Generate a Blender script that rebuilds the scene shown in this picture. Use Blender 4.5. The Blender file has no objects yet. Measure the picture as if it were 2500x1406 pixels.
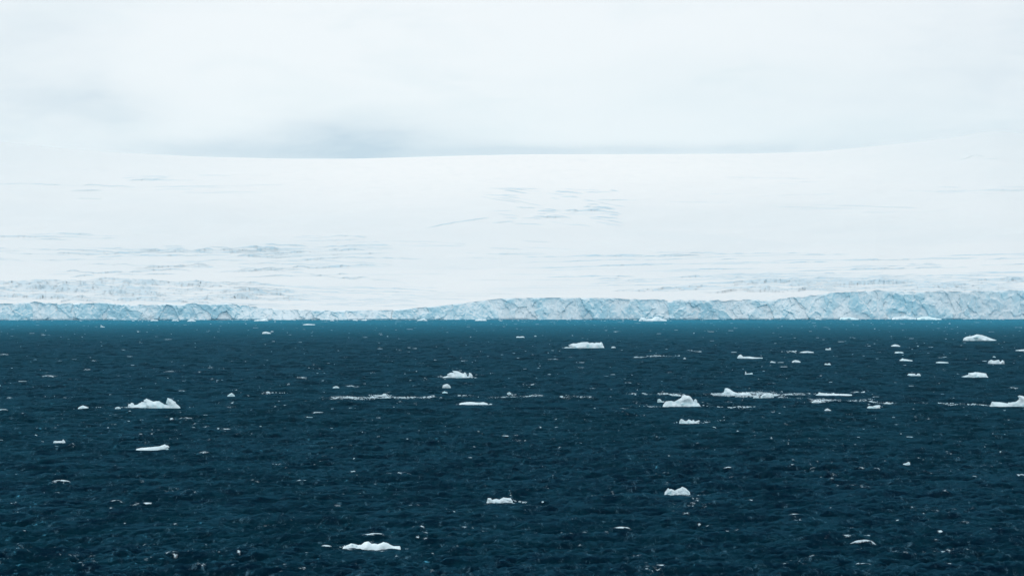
import bpy, math
import numpy as np
from mathutils import Vector
from mathutils.geometry import delaunay_2d_cdt

# ------------------------------------------------------------------ view constants
F = 6944.0          # focal length in photo pixels (100 mm on 36 mm)
HC = 20.0           # eye height on the ship's deck
YH = 740.0          # photo row of the true horizon
def gd(py): return HC * F / (py - YH)                     # distance on the sea at a photo row
def gx(px, d): return (px - 1250.0) / F * d

sc = bpy.context.scene
# camera
cam_d = bpy.data.cameras.new('camera'); cam = bpy.data.objects.new('camera', cam_d)
sc.collection.objects.link(cam)
cam_d.lens = 100.0; cam_d.sensor_width = 36.0; cam_d.clip_start = 1.0; cam_d.clip_end = 60000.0
cam.location = (0, 0, HC); cam.rotation_euler = (math.pi/2 + math.atan(37.0/F), 0, 0)
sc.camera = cam
sc.view_settings.view_transform = 'Standard'; sc.view_settings.look = 'None'
sc.view_settings.gamma = 1.0; sc.view_settings.use_curve_mapping = False
sc.view_settings.exposure = 0.0
sc.cycles.volume_bounces = 2; sc.cycles.max_bounces = 8; sc.cycles.volume_step_rate = 1.0

SUN_EL, SUN_ROT = math.radians(38), math.radians(-25)     # veiled sun behind the ice cap
# world: Nishita sky almost wholly behind an overcast deck
w = bpy.data.worlds.new('World'); sc.world = w; w.use_nodes = True
nt = w.node_tree; nt.nodes.clear()
def N(nt, t, **k):
    n = nt.nodes.new(t)
    for a, b in k.items(): setattr(n, a, b)
    return n
def lk(nt, a, b): nt.links.new(a, b)
def mth(nt, op, a, b=None, c=None, clamp=False):
    n = N(nt, 'ShaderNodeMath', operation=op, use_clamp=clamp)
    for i, v in enumerate((a, b, c)):
        if v is None: continue
        if isinstance(v, (int, float)): n.inputs[i].default_value = v
        else: lk(nt, v, n.inputs[i])
    return n.outputs[0]
def mixc(nt, f, a, b, blend='MIX'):
    n = N(nt, 'ShaderNodeMix', data_type='RGBA', blend_type=blend)
    for i, v in ((0, f), (6, a), (7, b)):
        if isinstance(v, (int, float)): n.inputs[i].default_value = v
        elif isinstance(v, (tuple, list)): n.inputs[i].default_value = (*v[:3], 1)
        else: lk(nt, v, n.inputs[i])
    return n.outputs[2]
def ramp(nt, f, pts):
    n = N(nt, 'ShaderNodeMapRange', interpolation_type='SMOOTHSTEP', clamp=True)
    lk(nt, f, n.inputs[0]); n.inputs[1].default_value = pts[0]; n.inputs[2].default_value = pts[1]
    n.inputs[3].default_value = pts[2]; n.inputs[4].default_value = pts[3]
    return n.outputs[0]
def noise(nt, vec, scale, detail=4, rough=0.5, dist=0.0):
    n = N(nt, 'ShaderNodeTexNoise'); n.inputs['Scale'].default_value = scale
    n.inputs['Detail'].default_value = detail; n.inputs['Roughness'].default_value = rough
    n.inputs['Distortion'].default_value = dist
    lk(nt, vec, n.inputs['Vector']); return n.outputs['Fac']
def vmul(nt, vec, v):
    n = N(nt, 'ShaderNodeVectorMath', operation='MULTIPLY'); lk(nt, vec, n.inputs[0]); n.inputs[1].default_value = v
    return n.outputs[0]

STR = 0.1
sky = N(nt, 'ShaderNodeTexSky', sky_type='NISHITA'); sky.sun_disc = False
sky.sun_elevation = SUN_EL; sky.sun_rotation = SUN_ROT
tc = N(nt, 'ShaderNodeTexCoord'); sep = N(nt, 'ShaderNodeSeparateXYZ'); lk(nt, tc.outputs['Generated'], sep.inputs[0])
X, Z = sep.outputs[0], sep.outputs[2]
# overcast deck, brighter towards the zenith
zen = ramp(nt, Z, (0.15, 0.95, 0, 1))
base = mixc(nt, zen, (0.950, 0.975, 0.998), (1.18, 1.23, 1.28))
# soft greyer clouds everywhere, stretched sideways
cn = noise(nt, vmul(nt, tc.outputs['Generated'], (1.0, 1.0, 2.6)), 5.0, 6, 0.5, 0.4)
cf = ramp(nt, cn, (0.52, 0.78, 0.0, 0.42))
base = mixc(nt, cf, base, (0.72, 0.83, 0.885))
cn3 = noise(nt, vmul(nt, tc.outputs['Generated'], (1.0, 1.0, 4.0)), 15.0, 7, 0.55, 0.6)
base = mixc(nt, ramp(nt, cn3, (0.46, 0.72, 0.0, 0.26)), base, (0.74, 0.84, 0.89))
# the grey-blue cloud bank lying behind the crest of the ice cap, and its wisps
cn2 = noise(nt, vmul(nt, tc.outputs['Generated'], (1.0, 1.0, 3.5)), 26.0, 5, 0.55, 0.3)
def blob(cx, cz, sx, sz, amt, soft=0.7):
    a = mth(nt, 'DIVIDE', mth(nt, 'SUBTRACT', X, cx), sx); b = mth(nt, 'DIVIDE', mth(nt, 'SUBTRACT', Z, cz), sz)
    r = mth(nt, 'ADD', mth(nt, 'MULTIPLY', a, a), mth(nt, 'MULTIPLY', b, b))
    r = mth(nt, 'SUBTRACT', r, mth(nt, 'MULTIPLY', mth(nt, 'SUBTRACT', cn2, 0.5), 3.8*soft))
    e = mth(nt, 'POWER', 2.718, mth(nt, 'MULTIPLY', mth(nt, 'MAXIMUM', r, 0.0), -1.0))
    return mth(nt, 'MULTIPLY', e, amt)
def P(px, py): return ((px - 1250)/F, (YH - py)/F)
tot = None
for px, py, wx, wy, amt in ((865, 358, 215, 58, 1.0), (620, 374, 260, 28, 0.55), (260, 285, 150, 55, 0.32), (250, 205, 60, 50, 0.20), (560, 352, 110, 20, 0.25), (980, 335, 90, 16, 0.3), (60, 250, 240, 40, 0.16),
                            (1200, 370, 260, 16, 0.5), (1720, 368, 360, 15, 0.5), (2180, 350, 200, 16, 0.12),
                            (1060, 345, 180, 14, 0.12), (2700, 200, 600, 330, 0.36), (-60, 200, 330, 420, 0.30), (380, 362, 200, 24, 0.16)):
    cx, cz = P(px, py); e = blob(cx, cz, wx/F, wy/F, amt)
    tot = e if tot is None else mth(nt, 'SUBTRACT', mth(nt, 'ADD', tot, e), mth(nt, 'MULTIPLY', tot, e))
base = mixc(nt, tot, base, (0.58, 0.685, 0.785))
deck = N(nt, 'ShaderNodeVectorMath', operation='SCALE'); lk(nt, base, deck.inputs[0]); deck.inputs[3].default_value = 1.0/STR
allc = mixc(nt, 0.94, sky.outputs[0], deck.outputs[0])
bg = N(nt, 'ShaderNodeBackground'); lk(nt, allc, bg.inputs[0]); bg.inputs[1].default_value = STR
out = N(nt, 'ShaderNodeOutputWorld'); lk(nt, bg.outputs[0], out.inputs[0])

# veiled sun
sd = bpy.data.lights.new('sun', 'SUN'); sd.energy = 0.6; sd.angle = math.radians(20); sd.color = (1.0, 0.97, 0.93)
so = bpy.data.objects.new('sun', sd); sc.collection.objects.link(so)
sdir = Vector((math.sin(SUN_ROT)*math.cos(SUN_EL), math.cos(SUN_ROT)*math.cos(SUN_EL), math.sin(SUN_EL)))
so.rotation_euler = sdir.to_track_quat('Z', 'Y').to_euler()

# ------------------------------------------------------------------ helpers
def h3(ix, iy, iz, seed):
    h = (ix.astype(np.int64)*374761393 + iy.astype(np.int64)*668265263 + iz.astype(np.int64)*2147483647 + seed*974634777) & 0xffffffff
    h = ((h ^ (h >> 13)) * 1274126177) & 0xffffffff
    h = ((h ^ (h >> 16)) * 2246822519) & 0xffffffff
    return ((h ^ (h >> 15)) & 0xffffff) / float(0xffffff)
def vnoise(x, y, z=0.0, seed=0):
    x, y, z = np.broadcast_arrays(np.asarray(x, float), np.asarray(y, float), np.asarray(z, float))
    xi, yi, zi = np.floor(x), np.floor(y), np.floor(z); fx, fy, fz = x-xi, y-yi, z-zi
    s = lambda t: t*t*t*(t*(t*6-15)+10)
    u, v, q = s(fx), s(fy), s(fz); r = 0
    for a in (0, 1):
        for b in (0, 1):
            for c in (0, 1):
                r = r + h3(xi+a, yi+b, zi+c, seed)*(u if a else 1-u)*(v if b else 1-v)*(q if c else 1-q)
    return r*2-1
def fbm(x, y, z=0.0, seed=0, o=4, g=0.5):
    r, a, t = 0, 1.0, 0
    for i in range(o):
        r = r + a*vnoise(x*2.03**i, y*2.03**i, np.asarray(z)*2.03**i, seed+i*17); t += a; a *= g
    return r/t
def sstep(a, b, x):
    t = np.clip((x-a)/(b-a), 0, 1); return t*t*(3-2*t)

col = sc.collection
def grid_mesh(name, co, mat, attrs=None, smooth=True):
    nr, nc = co.shape[:2]
    me = bpy.data.meshes.new(name)
    idx = np.arange(nr*nc, dtype=np.int32).reshape(nr, nc)
    q = np.stack([idx[:-1, :-1], idx[:-1, 1:], idx[1:, 1:], idx[1:, :-1]], -1).reshape(-1, 4)
    me.vertices.add(nr*nc); me.vertices.foreach_set('co', co.reshape(-1).astype(np.float32))
    me.loops.add(q.size); me.loops.foreach_set('vertex_index', q.reshape(-1))
    me.polygons.add(len(q)); me.polygons.foreach_set('loop_start', np.arange(0, q.size, 4, dtype=np.int32))
    me.polygons.foreach_set('use_smooth', np.full(len(q), smooth))
    for k, v in (attrs or {}).items():
        a = me.attributes.new(k, 'FLOAT', 'POINT'); a.data.foreach_set('value', v.reshape(-1).astype(np.float32))
    me.update(calc_edges=True); me.materials.append(mat)
    ob = bpy.data.objects.new(name, me); col.objects.link(ob); return ob
def tri_mesh(name, v, f, mat, smooth=False):
    me = bpy.data.meshes.new(name); f = np.asarray(f, np.int32)
    me.vertices.add(len(v)); me.vertices.foreach_set('co', np.asarray(v, np.float32).reshape(-1))
    me.loops.add(f.size); me.loops.foreach_set('vertex_index', f.reshape(-1))
    me.polygons.add(len(f)); me.polygons.foreach_set('loop_start', np.arange(0, f.size, 3, dtype=np.int32))
    me.polygons.foreach_set('use_smooth', np.full(len(f), smooth))
    me.update(calc_edges=True); me.materials.append(mat)
    ob = bpy.data.objects.new(name, me); col.objects.link(ob); return ob

# ------------------------------------------------------------------ materials
def newmat(name):
    m = bpy.data.materials.new(name); m.use_nodes = True; t = m.node_tree; t.nodes.clear()
    o = N(t, 'ShaderNodeOutputMaterial'); return m, t, o
def bump(t, h, strength, dist, nrm=None):
    b = N(t, 'ShaderNodeBump'); b.inputs['Strength'].default_value = strength; b.inputs['Distance'].default_value = dist
    lk(t, h, b.inputs['Height'])
    if nrm is not None: lk(t, nrm, b.inputs['Normal'])
    return b.outputs[0]

# sea
M_SEA, t, o = newmat('sea_water')
tc = N(t, 'ShaderNodeTexCoord'); pos = tc.outputs['Object']; sp = N(t, 'ShaderNodeSeparateXYZ'); lk(t, pos, sp.inputs[0])
# cold dark water, turning milky with rock flour towards the ice front
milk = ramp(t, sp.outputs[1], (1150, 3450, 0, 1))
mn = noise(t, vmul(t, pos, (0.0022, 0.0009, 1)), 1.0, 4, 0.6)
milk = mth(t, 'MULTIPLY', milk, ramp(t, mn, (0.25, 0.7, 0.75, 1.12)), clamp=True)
patch = noise(t, vmul(t, pos, (0.006, 0.0045, 1)), 1.0, 5, 0.6)
deep = mixc(t, ramp(t, patch, (0.35, 0.62, 0, 1)), (0.0003, 0.0118, 0.0215), (0.0005, 0.0070, 0.0178))
streak = noise(t, vmul(t, pos, (0.55, 0.09, 1)), 1.0, 8, 0.75)
deep = mixc(t, ramp(t, streak, (0.38, 0.68, 0, 0.75)), deep, (0.002, 0.024, 0.038))
sheen_fleck = noise(t, vmul(t, pos, (1.3, 0.26, 1)), 1.0, 9, 0.82, 0.3)      # pale highlights of small waves, painted into the water colour
deep = mixc(t, ramp(t, sheen_fleck, (0.555, 0.665, 0, 0.55)), deep, (0.100, 0.215, 0.285))
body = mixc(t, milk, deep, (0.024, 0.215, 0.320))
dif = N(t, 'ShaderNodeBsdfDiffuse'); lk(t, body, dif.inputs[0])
n1 = noise(t, vmul(t, pos, (0.9, 1.1, 1)), 1.0, 5, 0.62, 0.2)
n2 = noise(t, vmul(t, pos, (5.0, 3.6, 1)), 1.0, 3, 0.6)
bn = bump(t, n1, 1.0, 0.30); bn = bump(t, n2, 1.0, 0.04, bn)
gl = N(t, 'ShaderNodeBsdfGlossy'); lk(t, bn, gl.inputs['Normal']); gl.inputs['Color'].default_value = (0.034, 0.166, 0.258, 1)
rg = ramp(t, streak, (0.35, 0.65, 0.22, 0.10)); lk(t, rg, gl.inputs['Roughness'])
fr = N(t, 'ShaderNodeFresnel'); fr.inputs[0].default_value = 1.333; lk(t, bn, fr.inputs['Normal'])
frs = mth(t, 'MULTIPLY', mth(t, 'MULTIPLY', mth(t, 'POWER', fr.outputs[0], 2.6), 3.2), ramp(t, patch, (0.35, 0.65, 0.75, 1.1)))
# cat's-paws: wind ripples roughen the water in elongated patches of every size
paw = noise(t, vmul(t, pos, (0.13, 0.05, 1)), 1.0, 12, 0.88, 0.0)
frs = mth(t, 'MINIMUM', mth(t, 'MULTIPLY', frs, ramp(t, paw, (0.445, 0.57, 0.06, 2.2))), 0.46)
lk(t, bn, dif.inputs['Normal'])
mx = N(t, 'ShaderNodeMixShader'); lk(t, frs, mx.inputs[0]); lk(t, dif.outputs[0], mx.inputs[1]); lk(t, gl.outputs[0], mx.inputs[2])
at = N(t, 'ShaderNodeAttribute', attribute_name='foam')
fn = noise(t, vmul(t, pos, (1.5, 1.7, 2)), 1.0, 7, 0.72, 0.4)
fo = mth(t, 'ADD', at.outputs['Fac'], mth(t, 'MULTIPLY', mth(t, 'SUBTRACT', fn, 0.5), 3.4))
fo = ramp(t, fo, (0.50, 1.08, 0, 1))
fo = mth(t, 'MULTIPLY', fo, mth(t, 'GREATER_THAN', at.outputs['Fac'], 0.02))
fd = N(t, 'ShaderNodeBsdfDiffuse'); fd.inputs[0].default_value = (0.57, 0.71, 0.78, 1)
mx2 = N(t, 'ShaderNodeMixShader'); lk(t, fo, mx2.inputs[0]); lk(t, mx.outputs[0], mx2.inputs[1]); lk(t, fd.outputs[0], mx2.inputs[2])
lk(t, mx2.outputs[0], o.inputs[0])

def ice_mat(name, white, blue, lo, hi, scale, rough=0.45, bd=0.3, ledge=None):
    m, t, o = newmat(name)
    tc = N(t, 'ShaderNodeTexCoord'); pos = tc.outputs['Object']
    g = N(t, 'ShaderNodeNewGeometry'); sn = N(t, 'ShaderNodeSeparateXYZ'); lk(t, g.outputs['Normal'], sn.inputs[0])
    oi = N(t, 'ShaderNodeObjectInfo')
    add = N(t, 'ShaderNodeVectorMath', operation='ADD'); lk(t, pos, add.inputs[0])
    sc_ = N(t, 'ShaderNodeVectorMath', operation='SCALE'); lk(t, oi.outputs['Location'], sc_.inputs[0]); sc_.inputs[3].default_value = 0.37
    lk(t, sc_.outputs[0], add.inputs[1])
    a = noise(t, add.outputs[0], scale, 5, 0.6, 0.6); b = noise(t, add.outputs[0], scale*4.3, 4, 0.65, 0.4)
    f = mth(t, 'ADD', mth(t, 'MULTIPLY', a, 0.7), mth(t, 'MULTIPLY', b, 0.3))
    f = ramp(t, f, (lo, hi, 0, 1))
    f = mth(t, 'MULTIPLY', f, ramp(t, sn.outputs[2], (0.25, 0.75, 1, 0.25)))     # snow settles on ledges
    c = mixc(t, f, white, blue)
    p = N(t, 'ShaderNodeBsdfPrincipled'); lk(t, c, p.inputs['Base Color']); p.inputs['Roughness'].default_value = rough
    p.inputs['Specular IOR Level'].default_value = 0.35
    lk(t, bump(t, b, 0.6, bd), p.inputs['Normal']); lk(t, p.outputs[0], o.inputs[0])
    return m
M_BERG = ice_mat('berg_ice', (0.66, 0.81, 0.87), (0.34, 0.70, 0.79), 0.44, 0.68, 0.45, bd=0.05)
M_BRASH = ice_mat('brash_ice', (0.58, 0.74, 0.81), (0.42, 0.67, 0.76), 0.5, 0.75, 1.5, bd=0.02)

# glacier front
M_CLIFF, t, o = newmat('glacier_front_ice')
tc = N(t, 'ShaderNodeTexCoord'); pos = tc.outputs['Object']
g = N(t, 'ShaderNodeNewGeometry'); sn = N(t, 'ShaderNodeSeparateXYZ'); lk(t, g.outputs['Normal'], sn.inputs[0])
at = N(t, 'ShaderNodeAttribute', attribute_name='blue')
a = noise(t, vmul(t, pos, (1, 0.3, 1.25)), 0.035, 6, 0.62, 1.2); b = noise(t, vmul(t, pos, (1, 0.4, 1.0)), 0.28, 6, 0.7, 0.8)
c_ = noise(t, vmul(t, pos, (1, 0.4, 0.45)), 0.9, 3, 0.6, 0.5)
f = mth(t, 'ADD', mth(t, 'MULTIPLY', a, 0.6), mth(t, 'MULTIPLY', b, 0.4))
f = mth(t, 'ADD', f, mth(t, 'MULTIPLY', at.outputs['Fac'], 0.24))
f = ramp(t, f, (0.36, 0.78, 0, 1))
f = mth(t, 'MULTIPLY', f, ramp(t, sn.outputs[2], (0.15, 0.65, 1, 0.15)))
c = mixc(t, f, (0.85, 0.94, 0.975), (0.45, 0.74, 0.85))
c = mixc(t, ramp(t, c_, (0.58, 0.74, 0, 0.5)), c, (0.26, 0.60, 0.76))
p = N(t, 'ShaderNodeBsdfPrincipled'); lk(t, c, p.inputs['Base Color']); p.inputs['Roughness'].default_value = 0.6
p.inputs['Specular IOR Level'].default_value = 0.3
lk(t, bump(t, b, 0.6, 0.5), p.inputs['Normal']); lk(t, p.outputs[0], o.inputs[0])

# snow cover of the ice cap
M_SNOW, t, o = newmat('glacier_snow')
tc = N(t, 'ShaderNodeTexCoord'); pos = tc.outputs['Object']
at = N(t, 'ShaderNodeAttribute', attribute_name='ice')
a = noise(t, vmul(t, pos, (0.002, 0.0012, 0.004)), 1.0, 6, 0.6, 0.5)
b = noise(t, vmul(t, pos, (0.03, 0.012, 0.03)), 1.0, 6, 0.7, 0.2)
c = mixc(t, ramp(t, a, (0.3, 0.7, 0, 1)), (0.715, 0.740, 0.745), (0.675, 0.715, 0.728))
spz = N(t, 'ShaderNodeSeparateXYZ'); lk(t, pos, spz.inputs[0])
hi_ = mth(t, 'MULTIPLY', ramp(t, spz.outputs[2], (120, 470, 0, 1)), ramp(t, mth(t, 'ABSOLUTE', spz.outputs[0]), (300, 1650, 1, 0.25)))
c = mixc(t, hi_, c, (0.860, 0.835, 0.810))   # brighter light near the crest and mist at its sides, painted into the snow
c = mixc(t, ramp(t, b, (0.45, 0.75, 0, 0.35)), c, (0.70, 0.72, 0.725))
c = mixc(t, mth(t, 'MULTIPLY', at.outputs['Fac'], 1.0, clamp=True), c, (0.38, 0.57, 0.68))  # scarp faces: bare blue ice, with their shade painted into the tint
p = N(t, 'ShaderNodeBsdfPrincipled'); lk(t, c, p.inputs['Base Color']); p.inputs['Roughness'].default_value = 0.85
p.inputs['Specular IOR Level'].default_value = 0.2
lk(t, bump(t, b, 0.5, 1.5), p.inputs['Normal']); lk(t, p.outputs[0], o.inputs[0])

# ------------------------------------------------------------------ glacier front line
CL = np.array([(-900,738),(-300,741),(0,740),(60,738),(240,740),(330,743),(480,742),(560,741),(640,751),(680,756),(780,758),(960,757),(1060,748),
      (1150,737),(1220,729),(1300,727),(1500,727),(1570,732),(1640,733),(1700,734),(1800,733),(1860,731),(1960,726),(2000,720),(2060,713),
      (2140,708),(2220,712),(2320,710),(2400,712),(2500,709),(2800,706),(3400,712)], float)
def top_px(px): return np.interp(px, CL[:, 0], CL[:, 1])
def front_d(px):            # distance of the waterline of the front
    wl = 781.6 - (np.asarray(px, float)-0)/2500.0*2.4
    return gd(wl)
def edge(px):               # top edge of the front: distance with bays and headlands
    x = (px-1250)/F*3430
    e = 22*vnoise(x/150, 3.3, 0, 5) + 11*vnoise(x/48, 7.1, 0, 9) + 4*vnoise(x/15, 2.2, 0, 11)
    return front_d(px) + 24 + e
def edge_top(px):           # broken top rim, in photo rows
    x = (px-1250)/F*3430
    rough = np.interp(px, [0, 560, 700, 1480, 1560, 2500], [1.2, 1.1, .25, .3, 1.3, 1.2])
    n = 1.3*vnoise(x/26, 1.1, 0, 21) + 1.1*vnoise(x/8, 4.1, 0, 22) + 0.7*vnoise(x/3, 4.1, 0, 24)
    notch = -2.6*np.maximum(vnoise(x/19, 8.8, 0, 23)-0.35, 0)
    return top_px(px) - rough*(n+notch)

pc = np.concatenate([np.linspace(-900, -60, 120)[:-1], np.linspace(-60, 2560, 2100), np.linspace(2560, 3400, 120)[1:]])
d_e, yt = edge(pc), edge_top(pc)
z_top = HC + (YH - yt)/F*d_e
nv = 44
v = np.linspace(0, 1, nv)[:, None]
zz = -3 + (z_top[None, :]+3)*v**0.95
xx = ((pc-1250)/F*3430)[None, :]
# facets: stepped displacement from cellular planes
def cells(x, z, s, seed):
    gx_, gz_ = np.floor(x/s), np.floor(z/s); best = np.full(x.shape, 1e9); val = np.zeros(x.shape); sec = np.full(x.shape, 1e9)
    for a in (-1, 0, 1):
        for b in (-1, 0, 1):
            cx, cz = gx_+a, gz_+b
            r1, r2, r3 = h3(cx, cz, cx*0, seed), h3(cx, cz, cx*0, seed+1), h3(cx, cz, cx*0, seed+2)
            t1, t2 = h3(cx, cz, cx*0, seed+3)-.5, h3(cx, cz, cx*0, seed+4)-.5
            dx, dz = x/s-(cx+r1), z/s-(cz+r2); dd = dx*dx+dz*dz
            val_ = .5+.45*(r3-.5) + 1.9*t1*dx + 1.1*t2*dz
            m = dd < best; sec = np.where(m, best, np.minimum(sec, dd)); val = np.where(m, val_, val); best = np.where(m, dd, best)
    return val, np.sqrt(sec)-np.sqrt(best)
XX = np.broadcast_to(xx, zz.shape)
wx = XX + 5*fbm(XX/14, zz/14, 0, 31, 3); wz = zz + 4*fbm(XX/14, zz/14, 5.5, 33, 3)
c1, e1 = cells(wx+.35*wz, wz*0.55, 24.0, 100); c2, e2 = cells(wx, wz*0.8, 9.0, 200); c3, e3 = cells(wx, wz, 3.4, 300)
hf = np.clip(zz/np.maximum(z_top[None, :], 1), 0, 1)
off = -20*(1-hf)**1.1 * (0.7+0.4*vnoise(XX/60, 0.5, 0, 44)) + 5.5*(c1-.5) + 4.0*(c2-.5) + 1.5*(c3-.5) + 0.7*fbm(XX/6, zz/6, 0, 55, 4)
off += 4.5*fbm(XX/26+0.25*zz/20, zz/34, 0, 57, 5, .55) + 1.6*fbm(XX/5, zz/22, 0, 58, 3, .5)
off *= sstep(1.0, 0.93, hf)*0.75+0.25
notch = 1.4*sstep(1.2, 0.3, zz)*(vnoise(XX/35, .7, 0, 45) > -.2)                 # wave-cut notch at the waterline
dd_ = d_e[None, :] + 0.6*off + notch
zz = zz + (hf > 0.02)*(hf < 0.97)*0.6*(c3-.5)
co = np.stack([(pc-1250)[None, :]/F*dd_, dd_, zz], -1)
back = co[-1:].copy(); back[..., 1] += 6; back[..., 2] -= 1.5
co = np.concatenate([co, back], 0)
blue = 2.2*(0.55-c1)*np.clip(1.4-hf, 0, 1) + 0.8*(.5-c2) + 0.8*(fbm(XX/40, zz/18, 1.5, 66, 3)) + np.interp(pc, [0, 900, 1500, 2500], [0.75, 0.35, 0.2, 0.05])[None, :]
blue = np.concatenate([blue, blue[-1:]*0], 0)
cl = grid_mesh('ice_cliff', co, M_CLIFF, {'blue': blue}, smooth=True); cl['kind'] = 'structure'

# ------------------------------------------------------------------ ice cap behind the front
RG = np.array([(-900,300),(-300,322),(0,346),(150,362),(300,373),(500,383),(700,387.5),(850,388),(1000,384),(1150,379.5),(1300,377),(1600,376.5),
      (1850,375),(2000,370),(2120,358),(2250,345),(2330,336),(2400,322),(2440,320),(2500,327),(2800,335),(3400,330)], float)
ux = np.linspace(-900, 3400, 860)
def smooth_interp(x, T, k=31):
    y = np.interp(x, T[:, 0], T[:, 1]); n = len(y); ker = np.hanning(k); ker /= ker.sum()
    return np.convolve(np.pad(y, k//2, mode='edge'), ker, mode='valid')[:n]
gp = np.concatenate([np.linspace(-900, -60, 60)[:-1], np.linspace(-60, 2560, 940), np.linspace(2560, 3400, 60)[1:]])
ridge = smooth_interp(gp, RG)
ge, gt = edge(gp), edge_top(gp)
gsm = np.interp(gp, CL[:, 0], CL[:, 1])
NR1, NR2 = 230, 260
tt = np.concatenate([np.linspace(0, 0.42, NR1, endpoint=False), np.linspace(0.42, 1, NR2)])
T = tt[:, None]
ypx = gsm[None, :]*(1-T) + ridge[None, :]*T
D = ge[None, :] + (9300-ge[None, :])*T**0.93
# broad swells of the ice
ypx = ypx + (T*(1-T))*4*(19*fbm(gp[None, :]/420, T*6, 0, 71, 3) + 8*fbm(gp[None, :]/160, T*16, 0, 72, 3))*sstep(0, .12, T)
PX = np.broadcast_to(gp[None, :], ypx.shape).copy()
# rough chaotic relief just behind the front
lowz = np.exp(-T/0.07)*np.interp(gp, [0, 560, 900, 1500, 1650, 2500], [1.0, .8, .2, .15, .8, 1.0])[None, :]
ypx -= lowz*(1.8*np.abs(fbm(PX/34, D/42, 0, 81, 4)) + 0.5*fbm(PX/9, D/16, 0, 82, 3))*sstep(0, 0.01, T)
ypx[0] = gt; 
ice = lowz*0.22*sstep(0.1, 0.6, np.abs(fbm(PX/22, D/20, 0, 83, 4))*2)
ice[0] = 0
dy = np.zeros_like(ypx)
rng = np.random.default_rng(7)
# crevasses: scarps that step down towards the sea
LN = []
def zone(n, x0, x1, y0, y1, sl, ln, h, wob=1.2, curve=0.0, ic=0.7):
    for i in range(n):
        cx, cy = rng.uniform(x0, x1), rng.uniform(y0, y1); L = rng.uniform(*ln); s = rng.uniform(*sl)
        LN.append((cx-L/2, cx+L/2, cy, s, rng.uniform(*h), rng.uniform(0, 99), wob, curve, ic))
zone(95, -80, 700, 688, 739, (-.03, .05), (40, 330), (0.9, 3.0), 2.6, 0.0, .6)       # chaotic ice, lower left
zone(34, 560, 1060, 698, 752, (.02, .055), (60, 320), (0.5, 1.3), 0.8, 0, .75)       # fine lines running down to the low front
zone(46, 190, 900, 602, 682, (-.06, .06), (40, 360), (0.8, 2.4), 2.2, 0.00004, .7)
zone(15, -80, 190, 572, 640, (0, .05), (80, 240), (0.7, 2.2), 1.4, 0, .55)
zone(70, 1380, 2560, 618, 700, (-.035, .0), (50, 360), (0.5, 1.6), 0.8, 0, .85)
zone(80, 1560, 2560, 676, 712, (-.03, .04), (60, 340), (0.7, 2.3), 1.6, 0, .7)
zone(26, 880, 1480, 645, 724, (-.01, .02), (60, 260), (0.3, 0.8), 0.6, 0, .35)
zone(14, 700, 950, 575, 640, (-.02, .04), (50, 180), (0.5, 1.3), 0.8, 0, .5)
zone(34, 1215, 1520, 462, 552, (-.02, .17), (20, 110), (0.5, 1.3), 1.4, 0, .6)       # crevasse field high on the dome
zone(16, 1225, 1500, 508, 545, (-.08, .1), (14, 60), (0.7, 1.7), 2.2, 0, .75)
zone(10, 350, 620, 428, 482, (-.02, .02), (50, 190), (0.3, .9), 0.6, 0, .5)
zone(9, 1700, 2250, 424, 520, (-.03, .035), (60, 320), (0.3, .7), 0.6, 0, .35)
zone(9, 2260, 2520, 445, 475, (-.05, .05), (40, 160), (0.3, .8), 0.6, 0, .4)
zone(10, 980, 1400, 590, 635, (.02, .05), (50, 160), (0.4, .9), 0.6, 0, .5)
for l in ((-60, 340, 452, .03, 1.1, 1, 1.6, 0, .5), (170, 250, 466, .0, 2.4, 2, 1, 0, .5), (185, 250, 487, .0, 3.0, 3, 1, 0, .4), (310, 400, 441, .0, 1.6, 4, .8, 0, .5),
          (340, 415, 433, .0, 1.0, 5, .4, 0, .6), (1035, 1195, 545, -.16, 1.1, 6, 2.0, 0, .7), (1230, 1292, 470, .13, 1.3, 7, .6, 0, .8), (1355, 1425, 471, .06, 1.1, 8, .8, 0, .8),
          (1490, 1512, 467, .12, 1.4, 9, .4, 0, .8), (1450, 1525, 540, .17, 1.2, 10, .6, 0, .7), (1300, 1380, 532, .03, 2.4, 11, 1.6, 0, .7), (1980, 2260, 505, .035, .9, 12, 1, 0, .4),
          (1185, 1330, 622, .025, 1.1, 13, .6, 0, .6), (1075, 1145, 595, .05, 1.0, 14, .6, 0, .6), (520, 1000, 672, .09, 1.2, 15, 3, 0, .6), (760, 840, 624, .04, 3.4, 16, 1.5, 0, .3),
          (420, 700, 615, .0, 3.0, 17, 2, 0, .5), (330, 520, 652, -.02, 3.4, 18, 3, 0, .5), (1560, 1960, 700, -.045, 3.0, 19, 2.5, 0, .35), (1700, 1990, 712, -.02, 3.2, 20, 2.5, 0, .35),
          (0, 330, 693, -.06, 2.4, 21, 3, 0, .5), (230, 700, 700, .02, 2.6, 22, 3, 0, .5), (2342, 2378, 384, -.38, .8, 23, 3, 0, .25), (2380, 2450, 388, .08, .6, 24, 3, 0, .3), (2350, 2405, 378, .10, .8, 25, 4, 0, .3)):
    LN.append(l)
nr, nc = ypx.shape
cols = np.arange(nc)
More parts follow.
